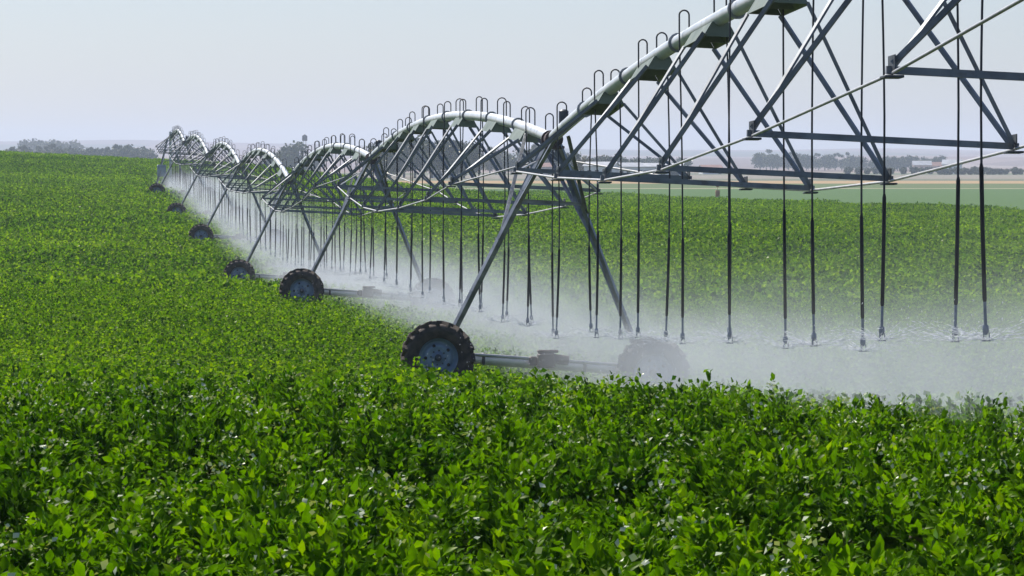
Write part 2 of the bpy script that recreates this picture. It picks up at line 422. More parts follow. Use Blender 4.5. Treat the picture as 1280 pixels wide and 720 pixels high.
# ------------------------------------------------------------------ the pivot irrigator
HJ = 4.55           # pipe joint above the soil at a tower
TY = [SPAN * (i - 1) for i in range(9)]        # tower stations T0..T8 (T0 behind the frame's right edge)
def soil(i): return float(hermite(KY, KZ, np.array([TY[i]]))[0])
DROP = [0, 0, 0, .05, .34, .42, .38, .2]        # the farther towers stand sunk in their wheel ruts
JZ = [soil(i) + HJ - DROP[i] for i in range(8)]
JX = [0, 0, .22, .31, .25, .18, 0, 0]      # the line of towers bows slightly
ARCH = .74; WN = 1.36; ROLL = .05
NODE_T = [.095, .21, .365, .505, .617, .73, .85]
DEPTH = [1.1, 1.62, 2.02, 2.18, 2.08, 1.75, 1.25]
ARC = [ARCH, 1.0, .88]
def parc(t): return Vector((0, SPAN * t, 4 * ARC[0] * t * (1 - t)))
def tilt(p):     # truss leans a little with the cross fall of the field
    return Vector((p.x * math.cos(ROLL) + p.z * math.sin(ROLL) * .35, p.y, p.z - p.x * math.sin(ROLL)))

def make_span():
    root = empty('irrigation_span')
    b = MB(); b.tube([parc(t) for t in np.linspace(.006, .994, 49)], .10, 14); 
    pipe = b.build('pipe', M['pipe'], root)
    for i in range(1, 9):                                            # bolted flange joints
        p = parc(i / 9 + .012); d = (parc(i / 9 + .02) - p).normalized()
        b = MB(); b.tube([p - d * .03, p + d * .03], .135, 14); b.build('flange', M['galv'], pipe)
    nodes = []
    for t, dp in zip(NODE_T, [d * ARC[1] for d in DEPTH]):
        c = parc(t); bk = MB()
        # saddle: folded plate under the pipe, legs bolt to its flared edges
        h = 0.92
        def sec(y, sx): 
            pz = parc(t + y / SPAN)
            return [pz + tilt(Vector((sx * .095, 0, -.05))), pz + tilt(Vector((sx * .21, 0, -.25)))]
        for sx in (-1, 1):
            a0, a1 = sec(-h, sx); b0, b1 = sec(h, sx); off = Vector((sx * .012, 0, 0))
            vs = [a0, a1, b1, b0, a0 + off, a1 + off, b1 + off, b0 + off]
            bk.add(vs, [(0, 1, 2, 3), (7, 6, 5, 4), (0, 4, 5, 1), (1, 5, 6, 2), (2, 6, 7, 3), (3, 7, 4, 0)])
        for y in (-h + .004, 0, h - .004):
            l0, l1 = sec(y, -1); r0, r1 = sec(y, 1); o = Vector((0, .006, 0)); s_ = .96
            m0 = (l0 + r0) / 2; q = [m0 + (p - m0) * s_ for p in (l0, r0, r1, l1)]
            bk.add([p - o for p in q] + [p + o for p in q], [(0, 1, 2, 3), (7, 6, 5, 4), (0, 4, 5, 1), (1, 5, 6, 2), (2, 6, 7, 3), (3, 7, 4, 0)])
        bk.build('pipe_bracket', M['bracket'], root)
        nl = c + tilt(Vector((-WN, 0, -dp))); nr = c + tilt(Vector((WN, 0, -dp)))
        nodes.append((nl, nr))
        for sx, nd in ((-1, nl), (1, nr)):
            for y in (-1.0, 1.0):
                a = sec(y, sx)[1] + Vector((0, 0, .03))
                up = (-.8, -.35, .55) if (sx > 0 and y > 0) else (sx * .3, (1 if y > 0 else -1), .2)
                m = MB(); m.angle(a, nd + Vector((0, y * .09, .03)), .056 * ARC[2], .008, up=up, flip=1)
                m.build('truss_brace', M['brace'], root)
        m = MB(); m.bar(nl + Vector((-.05, 0, 0)), nr + Vector((.05, 0, 0)), .065 * ARC[2], .075 * ARC[2])
        cb = m.build('cross_bar', M['brace'], root)
        for nd in (nl, nr):
            g = MB(); g.box(nd + Vector((0, 0, -.06)), (.17, .22, .022), bev=.004); g.box(nd + Vector((0, 0, .055)), (.012, .30, .14), bev=.003)
            g.build('node_plate', M['dark'], cb)
    for k in (0, 1):                                                 # the long tie rods through the nodes
        sx = (-1, 1)[k]
        pts = [parc(0.006) + Vector((sx * .35, .25, -.45))] + [n[k] + Vector((0, 0, -.03)) for n in nodes] + [parc(.994) + Vector((sx * .35, -.25, -.45))]
        m = MB()
        for a, b_ in zip(pts[:-1], pts[1:]): m.tube([a, b_], .016, 8)
        m.build('truss_rod', M['rod'], root)
    LT = [.045, .149, .256, .344, .439, .564, .643, .747, .845, .94]     # drops on the left of the pipe
    RT = [.092, .169, .277, .391, .487, .592, .695, .792, .89, .978]     # and on the right
    for i in range(10):
        for sx, t0 in ((-1, LT[i]), (1, RT[i])):
            t = 1 - t0
            p = parc(t); r_ = random.uniform(.062, .088); hh = random.uniform(.12, .28); x1 = sx * r_ * 2
            zb = -3.38 + random.uniform(-.08, .08); sway = random.uniform(-.04, .04); sy = random.uniform(-.1, .1)
            up = [p + Vector((0, 0, .09)), p + Vector((0, 0, .09 + hh))]
            arc = [p + Vector((sx * r_ * (1 - math.cos(q)), 0, .09 + hh + r_ * math.sin(q))) for q in np.linspace(0.25, math.pi - .1, 8)]
            end = Vector((x1 + sway, SPAN * t + sy, zb))
            top = p + Vector((x1, 0, .02))
            L = (top - end).length
            bow = Vector((random.uniform(-.05, .05), random.uniform(-.05, .05), 0))
            at = lambda d: end + (top - end) * (d / L) + bow * math.sin(math.pi * min(1, d / L))
            m = MB(); m.tube(up + arc + [top], .0135 * ARC[2], 7)
            m.tube([top] + [at(L * q_) for q_ in (.92, .84, .75, .65, .55) if L * q_ > 1.3] + [at(1.3)], .0135 * ARC[2], 7)
            hose = m.build('drop_hose', M['hose'], root)
            m = MB(); wl = random.uniform(.95, 1.3)
            m.tube([at(wl + .34), at(wl + .30), at(.32 + wl * .5), at(.32), at(.28)], [q_ * ARC[2] for q_ in (.014, .023, .023, .023, .014)], 8)
            m.build('hose_weight', M['weight'], hose)
            m = MB(); m.tube([at(.30), at(.07)], .016, 6); m.tube([at(.09), at(.075), at(.03), at(.0)], [.02, .03, .03, .015], 8)
            e = at(0); m.tube([e + Vector((0, 0, -.05)), e + Vector((0, 0, -.06))], .045, 10)
            for q in (0, 2.1, 4.2): m.tube([e + Vector((.03 * math.cos(q), .03 * math.sin(q), .02)), e + Vector((.035 * math.cos(q), .035 * math.sin(q), -.055))], .005, 4)
            m.build('sprinkler_head', M['nozzle'], hose)
    return root

def lug_ring(mb, r, hw, n, h):
    for k in range(n):
        q = 2 * math.pi * (k + .5 * 0) / n
        for s in (-1, 1):
            qq = q + (math.pi / n if s > 0 else 0)
            # chevron bar from the centre line out to the shoulder
            pts = []
            for (yy, da) in ((0.015, .0), (hw * .98, -.16)):
                for (rr) in (r - .045, r + h):
                    for dq in (-.045, .045):
                        a = qq + da + dq * (1 if rr < r else .8); pts.append((rr * math.cos(a), s * yy, rr * math.sin(a)))
            fs = [(0, 1, 3, 2), (4, 6, 7, 5), (0, 4, 5, 1), (2, 3, 7, 6), (0, 2, 6, 4), (1, 5, 7, 3)]
            mb.add(pts, fs if s > 0 else [f[::-1] for f in fs])

def make_tower():
    root = empty('drive_tower')
    WX = 1.87; HUB = .62; sl = -.075
    hubz = lambda x: HUB + sl * (x)
    def base(x, y, dz=0): return Vector((-.14 + x, y, hubz(x) + dz))
    top = HJ
    # four legs
    for sx in (-1, 1):
        for sy in (-1, 1):
            m = MB(); a = Vector((sx * .13 + .0, sy * .42, top - .10)); b_ = base(sx * 1.80, .12 + sy * .09, .05)
            m.angle(a, b_, .092, .011, up=(sx, sy * .5, .3), flip=1)
            m.build('leg', M['galv'], root)
        m = MB(); a = Vector((sx * .12, 3.4, top + .12)); b0 = Vector((sx * .13, .42, top - .10)); b1 = base(sx * 1.80, .2, .05)
        m.angle(a, b0.lerp(b1, .40), .06, .008, up=(sx, 0, .3)); m.build('stay_brace', M['galv'], root)
        m = MB(); a = Vector((sx * .12, -1.6, top + .04)); b0 = Vector((sx * .13, -.42, top - .10)); b1 = base(sx * 1.80, .04, .05)
        m.angle(a, b0.lerp(b1, .30), .06, .008, up=(sx, 0, .3)); m.build('stay_brace', M['galv'], root)
    # ladder-like ties between the two legs of a side, and one tie across
    for sx in (-1, 1):
        for f in (.22, .45, .7):
            p = [Vector((sx * .13, s * .42, top - .10)).lerp(base(sx * 1.80, .12 + s * .09, .05), f) for s in (-1, 1)]
            m = MB(); m.bar(p[0], p[1], .04, .012); m.build('leg_tie', M['galv'], root)
    pl = Vector((-.13, -.42, top - .1)).lerp(base(-1.8, .03, .05), .26); pr = Vector((.13, -.42, top - .1)).lerp(base(1.8, .03, .05), .26)
    m = MB(); m.angle(pl, pr, .06, .008); m.build('cross_tie', M['galv'], root)
    # base beam with its drive line
    m = MB(); m.tube([base(-WX + .02, .14), base(WX - .02, .14)], .088, 18)
    beam = m.build('base_beam', M['pipe'], root)
    m = MB(); m.tube([base(-WX + .3, -.05, .09), base(WX - .3, -.05, .09)], .028, 8); m.build('drive_shaft', M['rod'], beam)
    for x in (-1.05, .72):
        m = MB(); m.box(base(x, .12, .02), (.05, .22, .21), bev=.01); m.build('beam_clamp', M['dark'], beam)
    m = MB(); m.box(base(.03, -.06, .08), (.30, .26, .26), bev=.03); m.tube([base(.1, -.06, .12), base(.42, -.06, .10)], .085, 12)
    m.box(base(-.2, -.06, .05), (.14, .12, .16), bev=.02); m.box(base(.06, -.06, .235), (.36, .15, .05), bev=.01)
    m.build('centre_gearmotor', M['gear'], root)
    for sx in (-1, 1):
        m = MB(); c = base(sx * WX, 0)
        m.lathe_y([(0, -.02), (.13, -.02), (.15, .0), (.15, .16), (.10, .2), (0, .2)], 18, c)
        m.box(c + Vector((-sx * .16, .0, .06)), (.2, .14, .16), bev=.02); m.build('wheel_gearbox', M['gear'], root)
        # wheel
        w = empty('wheel'); w.parent = root; w.location = c + Vector((0, -.24, 0))
        w.rotation_euler = (0, random.uniform(0, 1), 0)
        t = MB(); hw = .19; r0 = .585
        t.lathe_y([(.34, -.13), (.37, -.155), (.46, -hw - .015), (.54, -hw), (r0 - .01, -hw * .72), (r0, 0), (r0 - .01, hw * .72), (.54, hw), (.46, hw + .015), (.37, .155), (.34, .13)], 48)
        lug_ring(t, r0 - .012, hw, 19, .064)
        t.build('tyre', M['rubber'], w)
        r_ = MB()
        r_.lathe_y([(.0, -.055), (.07, -.055), (.075, -.035), (.15, -.03), (.19, -.045), (.25, -.02), (.285, .02), (.31, -.08), (.345, -.118), (.368, -.15), (.375, -.148), (.35, -.10), (.33, .0), (.35, .12), (.36, .14)], 48)
        r_.lathe_y([(.0, .03), (.2, .03), (.29, .04), (.33, .05)], 32)
        r_.build('rim', M['rim'], w)
        hb = MB(); hb.lathe_y([(0, -.10), (.045, -.10), (.06, -.085), (.062, -.04)], 16)
        for k in range(8):
            q = 2 * math.pi * k / 8; hb.lathe_y([(0, -.062), (.016, -.062), (.016, -.03)], 6, (.125 * math.cos(q), 0, .125 * math.sin(q)), smooth=False)
        hb.build('hub', M['dark'], w)
        for k in range(5):
            q = 2 * math.pi * k / 5 + .3; hb = MB()
            hb.lathe_y([(0, -.031), (.03, -.031)], 10, (.215 * math.cos(q), -.013, .215 * math.sin(q))); 
            hb.build('rim_hole', M['weight'], w)
    # control canister and knee joint at the top
    m = MB(); m.tube([(.20, -.02, top + .12), (.20, -.02, top + .47)], .085, 14); m.tube([(.20, -.02, top + .47), (.20, -.02, top + .50)], [.085, .05], 14)
    m.box((.12, -.02, top + .12), (.2, .06, .06), bev=.01)
    m.build('control_box', M['dark'], root)
    m = MB(); m.tube([(0, -.30, top - .02), (0, .30, top - .02)], .125, 16); m.tube([(0, -.33, top - .02), (0, -.27, top - .02)], .16, 16); m.tube([(0, .27, top - .02), (0, .33, top - .02)], .16, 16)
    m.box((0, 0, top - .16), (.34, .9, .05), bev=.01)
    m.build('pipe_joint', M['gear'], root)
    return root

span0 = make_span(); index_kids(span0)
ARC[0] = .98; ARC[1] = .86; ARC[2] = .72; span1 = make_span(); index_kids(span1)
tower0 = make_tower(); index_kids(tower0)
S_LAB = ['nearest truss span, climbing out of the top right corner of the photo',
         'second nearest span, its whole arch seen between the two biggest wheeled towers',
         'third span back, low bright arch just left of the widest full arch',
         'fourth span back, narrow arch with a bright right shoulder',
         'fifth span back, narrow arch above the third small black wheel from the left',
         'sixth span back, dark narrow arch second from the left end',
         'farthest span, the leftmost and smallest dark arch of the machine']
for i in range(7):
    s = span0 if i == 0 else span1 if i == 3 else copy_tree(span0 if i < 3 else span1)
    # span i runs from tower i to tower i+1; local +Y away from the camera
    y0, z0, z1 = TY[i], JZ[i], JZ[i + 1]
    s.location = (JX[i], y0, z0); s.rotation_euler = (math.atan2(z1 - z0, SPAN), 0, -math.atan2(JX[i + 1] - JX[i], SPAN))
    tag(s, 'galvanized irrigation ' + S_LAB[i], 'irrigation span', 'truss spans of the pivot irrigator')
T_LAB = ['nearest wheeled tower, largest muddy lugged wheel, spray over its right wheel',
         'second wheeled tower, its blue grey rim clear and its axle half in mist',
         'third wheeled tower back, wheel half sunk in crop right of a small black wheel',
         'fourth wheeled tower back, black wheel with long thin leg to its right',
         'fifth wheeled tower back, small black wheel second from the left end',
         'farthest wheeled tower, smallest leftmost black wheel by the last arch']
for i in range(6):
    s = tower0 if i == 0 else copy_tree(tower0)
    s.location = (JX[i + 1] - (.1 if i == 5 else 0), TY[i + 1], soil(i + 1) - (0, 0, .06, .08, .05, -.06)[i]); s.scale.z = (1, 1, 1, .955, .95, .95)[i]
    tag(s, T_LAB[i], 'drive tower', 'wheeled drive towers under the irrigator')
# fixed pivot at the far end
pv = empty('pivot_tower', (0, TY[7], soil(7)))
tag(pv, 'grey four legged pivot stand at the far left end of the irrigator', 'pivot tower')
for sx in (-1, 1):
    for sy in (-1, 1):
        m = MB(); m.angle((sx * 1.3, sy * 1.3, 0), (sx * .22, sy * .22, HJ), .10, .012, up=(sx, sy, 0)); m.build('leg', M['galv'], pv)
m = MB(); m.tube([(0, 0, 0), (0, 0, HJ + .5)], .11, 14); m.tube([(0, 0, HJ), (0, -.35, HJ + .02)], .11, 12); m.build('riser_pipe', M['pipe'], pv)
m = MB(); m.box((-.75, -.75, 1.75), (.75, .30, 1.0), bev=.03); m.box((-.75, -.91, 1.75), (.6, .015, .85), bev=.005); m.build('control_panel', M['rim'], pv)
for z in (1.3, 2.6):
    q = 1.3 - (1.08) * z / HJ; m = MB()
    for a, b_ in (((-q, -q, z), (q, -q, z)), ((q, -q, z), (q, q, z)), ((q, q, z), (-q, q, z)), ((-q, q, z), (-q, -q, z))): m.bar(a, b_, .06, .06)
    m.build('ring_tie', M['galv'], pv)

# ------------------------------------------------------------------ spray: mist volume and drops
def make_mist():
    """nested lumpy shells of even density: the bank thins out from its core"""
    from mathutils import noise as mn
    ys = list(np.arange(-72, 60, .55)) + list(np.arange(60, 290, 1.3)); ysa = np.array(ys); zb = hermite(KY, KZ, ysa)
    # (left reach, right reach, top above soil, density)
    shells = [(-1.75, 6.6, 2.6, .0012), (-1.35, 5.6, 2.2, .0024), (-1.0, 4.7, 1.85, .0055), (-.75, 4.0, 1.62, .009), (-.5, 3.3, 1.4, .012), (-.3, 2.7, 1.22, .012)]
    K = 22; root = None
    for j, (u0, u1, ht, dn) in enumerate(shells):
        mb = MB(); vs = []; off = Vector((17.3 * j, 5.1 * j, 3.7 * j))
        for y, z in zip(ys, zb):
            puff = mn.noise(Vector((0, y * .12, 0)) + off) * .26 + .15 * math.sin(y * 2 * math.pi / 4.75 + .6)
            for k in range(K):
                q = 2 * math.pi * k / K; cq, sq = math.cos(q), math.sin(q)
                w = (u1 - .6) if cq > 0 else (.6 - u0)
                if sq >= 0: hz = ht - .55; p = Vector((.6 + w * cq, y, .55 + hz * sq ** .8))
                else: hz = .75; p = Vector((.6 + w * cq, y, .55 + hz * sq))
                d = 1 + puff + .20 * mn.noise(p * .8 + off) + .13 * mn.noise(p * 2.1 + off)
                vs.append((.6 + (p.x - .6) * d, y, z + .55 + (p.z - .55) * (d if sq > 0 else 1)))
        n = len(ys); fs = [tuple(range(K)), tuple((n - 1) * K + k for k in range(K - 1, -1, -1))]
        for i in range(n - 1):
            for k in range(K):
                l = (k + 1) % K; fs.append((i * K + k, (i + 1) * K + k, (i + 1) * K + l, i * K + l))
        mb.add(vs, fs)
        m, t, out = nt('water_mist_%d' % j)
        v = N(t, 'ShaderNodeVolumePrincipled'); v.inputs['Color'].default_value = (.91, .935, .965, 1)
        v.inputs['Anisotropy'].default_value = .1; v.inputs['Density'].default_value = dn * MIST
        t.links.new(v.outputs[0], out.inputs['Volume'])
        o = mb.build('water_mist' if j == 0 else 'mist_core', m, root)
        if j == 0: root = tag(o, 'long drifting bank of white water mist under the irrigator', 'mist', kind='stuff')
        else: o['kind'] = 'stuff'
MIST = 1.3
make_mist()

def make_drops():
    pos = []; dr = []; L = []; W = []
    for i in (0, 1, 2):
        root_m = Matrix.Translation((0, TY[i], JZ[i])) @ Matrix.Rotation(math.atan2(JZ[i + 1] - JZ[i], SPAN), 4, 'X')
        for h in [o for o in KIDS[span0.name] if o.name.startswith('drop_hose')]:
            hd = [c for c in KIDS[h.name] if c.name.startswith('sprinkler')][0]
            e = root_m @ Vector(min((v.co for v in hd.data.vertices), key=lambda c: c.z))
            for k in range(13):                                        # streams thrown by the grooved plate
                th = 2 * math.pi * (k + random.uniform(-.3, .3)) / 15; el = random.gauss(.36, .10); r = .03; reach = random.uniform(.12, .55)
                v = Vector((math.cos(th) * math.cos(el), math.sin(th) * math.cos(el), math.sin(el)))
                while r < reach:
                    l = random.uniform(.05, .10)
                    pos.append(e + v * r + Vector((0, 0, -.22 * r * r))); dr.append(v + Vector((0, 0, -.44 * r))); L.append(l * 1.35); W.append(.009 * (1.15 - r / reach) + .0025); r += l
            for k in range(150):
                th = random.uniform(0, 2 * math.pi); el = random.gauss(.26, .10); r = min(1.3, random.expovariate(3.2)) + .03
                v = Vector((math.cos(th) * math.cos(el), math.sin(th) * math.cos(el), math.sin(el)))
                p = e + v * r + Vector((0, 0, -.16 * r * r)); d = v + Vector((0, 0, -.32 * r))
                pos.append(p); dr.append(d); L.append(random.uniform(.05, .18) * (1.2 - min(r, .9))); W.append(random.uniform(.005, .010))
            for k in range(70):
                th = random.uniform(0, 2 * math.pi); r = random.uniform(.3, 3.2)
                p = e + Vector((math.cos(th) * r, math.sin(th) * r, .35 * math.sin(min(r, 3) * 1.0) - .25 * r + random.uniform(-.15, .35)))
                pos.append(p); dr.append(Vector((math.cos(th) * .5, math.sin(th) * .5, -1))); L.append(random.uniform(.012, .03)); W.append(random.uniform(.006, .012))
    pos = np.array(pos); dr = np.array(dr)
    keep = pos[:, 2] > terrain(pos[:, 0], pos[:, 1]) + .35
    pos, dr, L, W = pos[keep], dr[keep], np.array(L)[keep], np.array(W)[keep]
    tpl = np.array([(0, 0, 0), (.5, .4, .0), (-.25, .4, .43), (-.25, .4, -.43), (0, 1, 0)])
    tf = [(0, 1, 2), (0, 2, 3), (0, 3, 1), (4, 2, 1), (4, 3, 2), (4, 1, 3)]
    tpl2 = tpl.copy(); tpl2[:, 2] *= 0
    D = dr / np.linalg.norm(dr, axis=1, keepdims=True); Nn = np.tile([.3, .2, 1.0], (len(D), 1))
    S = np.cross(D, Nn); S /= np.linalg.norm(S, axis=1, keepdims=True); U = np.cross(S, D)
    v = pos[:, None] + tpl[None, :, 0, None] * (S * W[:, None])[:, None] + tpl[None, :, 1, None] * (D * L[:, None])[:, None] + tpl[None, :, 2, None] * (U * W[:, None])[:, None]
    m, t, out = nt('flying_water')
    b = N(t, 'ShaderNodeBsdfDiffuse', i_Color=(.9, .92, .95, 1)); tr = N(t, 'ShaderNodeBsdfTranslucent', i_Color=(.9, .93, .97, 1))
    tp = N(t, 'ShaderNodeBsdfTransparent'); mx = N(t, 'ShaderNodeMixShader', i_0=.5); mx2 = N(t, 'ShaderNodeMixShader', i_0=.8)
    t.links.new(b.outputs[0], mx.inputs[1]); t.links.new(tr.outputs[0], mx.inputs[2])
    t.links.new(tp.outputs[0], mx2.inputs[1]); t.links.new(mx.outputs[0], mx2.inputs[2]); t.links.new(mx2.outputs[0], out.inputs['Surface'])
    me = mesh_np('water_drops', [(v, tf, np.zeros(len(pos)), 0)], [m])
    o = bpy.data.objects.new('water_drops', me); col.objects.link(o)
    tag(o, 'fine white water jets and drops flying from the sprinkler heads', 'water drops', kind='stuff')
make_drops()

# ------------------------------------------------------------------ far trees, farm buildings
def crown_mesh(name, H, Wd, kind, mat, n=1500):
    """leaf clumps through the volume of an uneven crown"""
    lob = []
    for k in range(9 if kind != 'tall' else 11):
        if kind == 'tall': q = random.random(); c = np.array([random.gauss(0, .10) * Wd, random.gauss(0, .10) * Wd, H * (.22 + .70 * q)]); r = Wd * (.34 - .16 * q)
        elif kind == 'wide': th = random.uniform(0, 6.28); rr = random.uniform(0, .34) * Wd; c = np.array([rr * math.cos(th), rr * math.sin(th), H * random.uniform(.42, .78)]); r = Wd * random.uniform(.16, .26)
        else: th = random.uniform(0, 6.28); rr = random.uniform(0, .32) * Wd; c = np.array([rr * math.cos(th), rr * math.sin(th), H * random.uniform(.3, .72)]); r = Wd * random.uniform(.18, .30)
        lob.append((c, r))
    P = []; Nn = []
    for k in range(n):
        c, r = lob[random.randrange(len(lob))]
        d = unit(RNG.normal(0, 1, 3)); q = random.uniform(.45, 1.08)
        P.append(c + d * r * q * np.array([1, 1, .85])); Nn.append(d + RNG.normal(0, .5, 3))
    P = np.array(P); P[:, 2] = np.maximum(P[:, 2], H * .1)
    D = RNG.normal(0, 1, P.shape); D[:, 2] -= .4
    L = rnd(.45, 1.0, n) * (Wd / 7) ** .5
    return mesh_np(name, [(place(LEAF2, P, D, np.array(Nn), L), LEAF2_F, np.clip(RNG.normal(.45, .22, n), 0, 1), 0)], [mat])
def trunk_mb(H, Wd, kind):
    m = MB(); r = .03 * H
    m.tube([(0, 0, -.4), (.05 * r, 0, H * .25), (.1, .05, H * .55), (.05, .1, H * .8)], [r, r * .75, r * .45, r * .12], 8)
    for k in range(5):
        th = 1.3 * k + random.uniform(-.3, .3); z = H * random.uniform(.25, .5); rr = Wd * random.uniform(.2, .34)
        m.tube([(0, 0, z), (rr * .5 * math.cos(th), rr * .5 * math.sin(th), z + H * .12), (rr * math.cos(th), rr * math.sin(th), z + H * .25)], [r * .5, r * .3, r * .08], 6)
    return m
PROTO = []
for kind, H, Wd, mat in (('round', 10, 9, 'tree_leaf'), ('tall', 12, 6, 'tree_leaf'), ('wide', 9, 11, 'tree_leaf'), ('round', 9.5, 9, 'olive_leaf'), ('round', 3.2, 4.2, 'tree_leaf')):
    PROTO.append((crown_mesh('crown', H, Wd, kind, M[mat]), trunk_mb(H, Wd, kind), H, Wd))
TRUNK = [None] * 5
F = 5328.0; TH = math.atan(550 / F)
def at_px(px, dist):
    """ground point in the photo's column px, dist metres away"""
    a = TH + math.atan((px - 640) / F); x = CAM.x + math.sin(a) * dist; y = CAM.y + math.cos(a) * dist
    return x, y, tz(x, y)
def tree(pi, px, dist, h, label, group, cat='tree', name='tree', wf=1.0):
    cm, tm, H, Wd = PROTO[pi]; x, y, z = at_px(px, dist)
    root = empty(name, (x, y, z - .1)); s = h / H; root.scale = (s * wf * random.uniform(.9, 1.1), s * wf * random.uniform(.9, 1.1), s); root.rotation_euler = (0, 0, random.uniform(0, 6.28))
    tag(root, label, cat, group)
    c = bpy.data.objects.new('crown', cm); col.objects.link(c); c.parent = root
    if TRUNK[pi] is None: TRUNK[pi] = tm.build('trunk', M['bark'], root)
    else:
        k = TRUNK[pi].copy(); col.objects.link(k); k.parent = root
def row(px0, px1, step, dist, h0, h1, kinds, label, group, dj=60, **kw):
    px = px0
    while px < px1:
        tree(random.choice(kinds), px, dist + random.uniform(-dj, dj), random.uniform(h0, h1), label, group, **kw); px += step * random.uniform(.7, 1.3)
row(14, 184, 4.6, 1750, 10.2, 12.4, [0, 1, 2], 'hazy blue green tree in the far left treeline above the field crest', 'trees of the far left treeline')
row(36, 92, 4.8, 2650, 18.6, 20, [0, 2], 'tall pale blue tree rising behind the far left treeline', 'tall trees behind the far left treeline', dj=40)
row(2, 14, 7, 1900, 8.6, 10, [0], 'low hazy bush at the left edge of the far treeline', 'bushes at the left edge', dj=40)
row(340, 352, 8, 1500, 8, 10, [0], 'dusty tree cut by the fourth small arch', 'trees behind the fourth arch')
tree(0, 362, 1500, 13.5, 'round blue green tree standing alone left of the dark water tower', None)
row(370, 402, 9, 1600, 7.5, 9, [0, 2], 'low tree in the clump below the dark elevated tank', 'trees below the elevated tank')
tree(3, 486, 1150, 13.0, 'brownish olive tree at the left foot of the big full arch', None)
row(478, 600, 11, 1130, 9, 12.0, [0, 2, 1], 'dark green tree seen through the big full arch', 'trees seen through the big arch')
row(600, 690, 10, 1500, 8.5, 11.5, [0, 2, 1, 3], 'grey green tree behind the right half of the big arch', 'trees behind the right half of the big arch')
tree(2, 712, 1080, 7.6, 'wide dark green tree right beside the nearest tower top', None)
tree(3, 731, 1060, 6.9, 'brownish round tree left of the white sheds', None)
row(745, 800, 12, 1350, 6.0, 8.0, [0, 2], 'grey green tree above the white sheds', 'trees above the white sheds')
row(800, 860, 13, 1700, 5, 7, [2], 'low hazy tree between the sheds and the open brown plain', 'low trees right of the sheds')
tree(1, 963, 2400, 12, 'slim hazy tree poking above the right treeline', None)
row(950, 1078, 7, 2200, 7.8, 10, [0, 2, 1], 'blue grey tree in the dense right treeline', 'trees of the dense right treeline')
row(1092, 1178, 7, 2100, 6.6, 8.6, [0, 2], 'blue grey tree in the thinner treeline before the far houses', 'trees of the thinner right treeline')
row(1175, 1300, 9, 1450, 2.0, 2.9, [4], 'dark round shrub in the hedge row along the tan strip', 'shrubs along the tan strip', cat='shrub', name='shrub', dj=15)
row(1060, 1170, 12, 1500, 2.2, 3.0, [4], 'dark low bush at the foot of the right treelines', 'bushes at the foot of the right treelines', cat='shrub', name='shrub', dj=15)

def building(name, px, dist, w, d, h, rh, wm, rm, label, cat='building', nwin=3, door=True, rz=None):
    x, y, z = at_px(px, dist); root = empty(name, (x, y, z - .15)); root.rotation_euler = (0, 0, -TH + (random.uniform(-.25, .25) if rz is None else rz)); tag(root, label, cat)
    m = MB(); vs = [(-w/2, -d/2, 0), (w/2, -d/2, 0), (w/2, d/2, 0), (-w/2, d/2, 0), (-w/2, -d/2, h), (w/2, -d/2, h), (w/2, d/2, h), (-w/2, d/2, h), (-w/2, 0, h + rh), (w/2, 0, h + rh)]
    m.add(vs, [(0, 1, 5, 4), (1, 2, 6, 9, 5), (2, 3, 7, 6), (3, 0, 4, 8, 7), (3, 2, 1, 0)]); m.build('wall', M[wm], root)
    m = MB(); e = .35; s_ = rh / (d / 2); t_ = .12
    for sy in (-1, 1):
        a = [(-w/2 - e, sy * (d/2 + e), h - e * s_ + .03), (w/2 + e, sy * (d/2 + e), h - e * s_ + .03), (w/2 + e, 0, h + rh + .03), (-w/2 - e, 0, h + rh + .03)]
        b = [(p[0], p[1], p[2] + t_) for p in a]
        m.add(a + b, [(0, 1, 2, 3), (7, 6, 5, 4), (0, 4, 5, 1), (1, 5, 6, 2), (2, 6, 7, 3), (3, 7, 4, 0)])
    m.build('roof', M[rm], root)
    for k in range(nwin):
        xx = -w/2 + w * (k + .7) / (nwin + .8); m = MB(); m.box((xx, -d/2 - .02, h * .55), (w * .06 + .5, .06, h * .35)); m.build('window', M['glass'], root)
    if door:
        m = MB(); m.box((w * .38, -d/2 - .03, h * .38), (min(3, w * .16), .07, h * .76)); m.build('door', M['dark'], root)
building('farm_shed', 552, 1160, 6.5, 6, 1.8, .6, 'white_wall', 'roof', 'small white shed seen through the big arch under dark trees')
building('farm_shed', 752, 1010, 7, 7, 3.4, .9, 'white_wall', 'roof', 'white shed left of the longer one beside the brownish tree')
building('farm_shed', 783, 1020, 6.5, 7, 3.2, .9, 'white_wall', 'roof', 'middle white shed below the grey green trees')
building('farm_shed', 823, 1030, 12, 8, 3.2, .8, 'white_wall', 'roof', 'longest white shed with several windows at the right of the group', nwin=5)
building('farm_house', 888, 1500, 7, 6, 2.3, 1.0, 'white_wall', 'red_roof', 'small pale house with red roof right of the white sheds')
building('white_house', 1190, 1560, 6.5, 6, 3.6, 1.6, 'white_wall', 'roof', 'bright white house standing alone above the hedge row')
building('farm_house', 1152, 1800, 7.5, 6, 3.2, 1.6, 'pink_wall', 'roof', 'pinkish house with pale gable left of the bright white house')
building('farm_house', 1168, 1820, 6, 6, 2.8, 1.5, 'pink_wall', 'red_roof', 'second pinkish house nearest to the bright white house')
building('farm_shed', 672, 1420, 9, 7, 2.8, 1.2, 'pink_wall', 'red_roof', 'reddish farm building behind the top of the nearest tower')
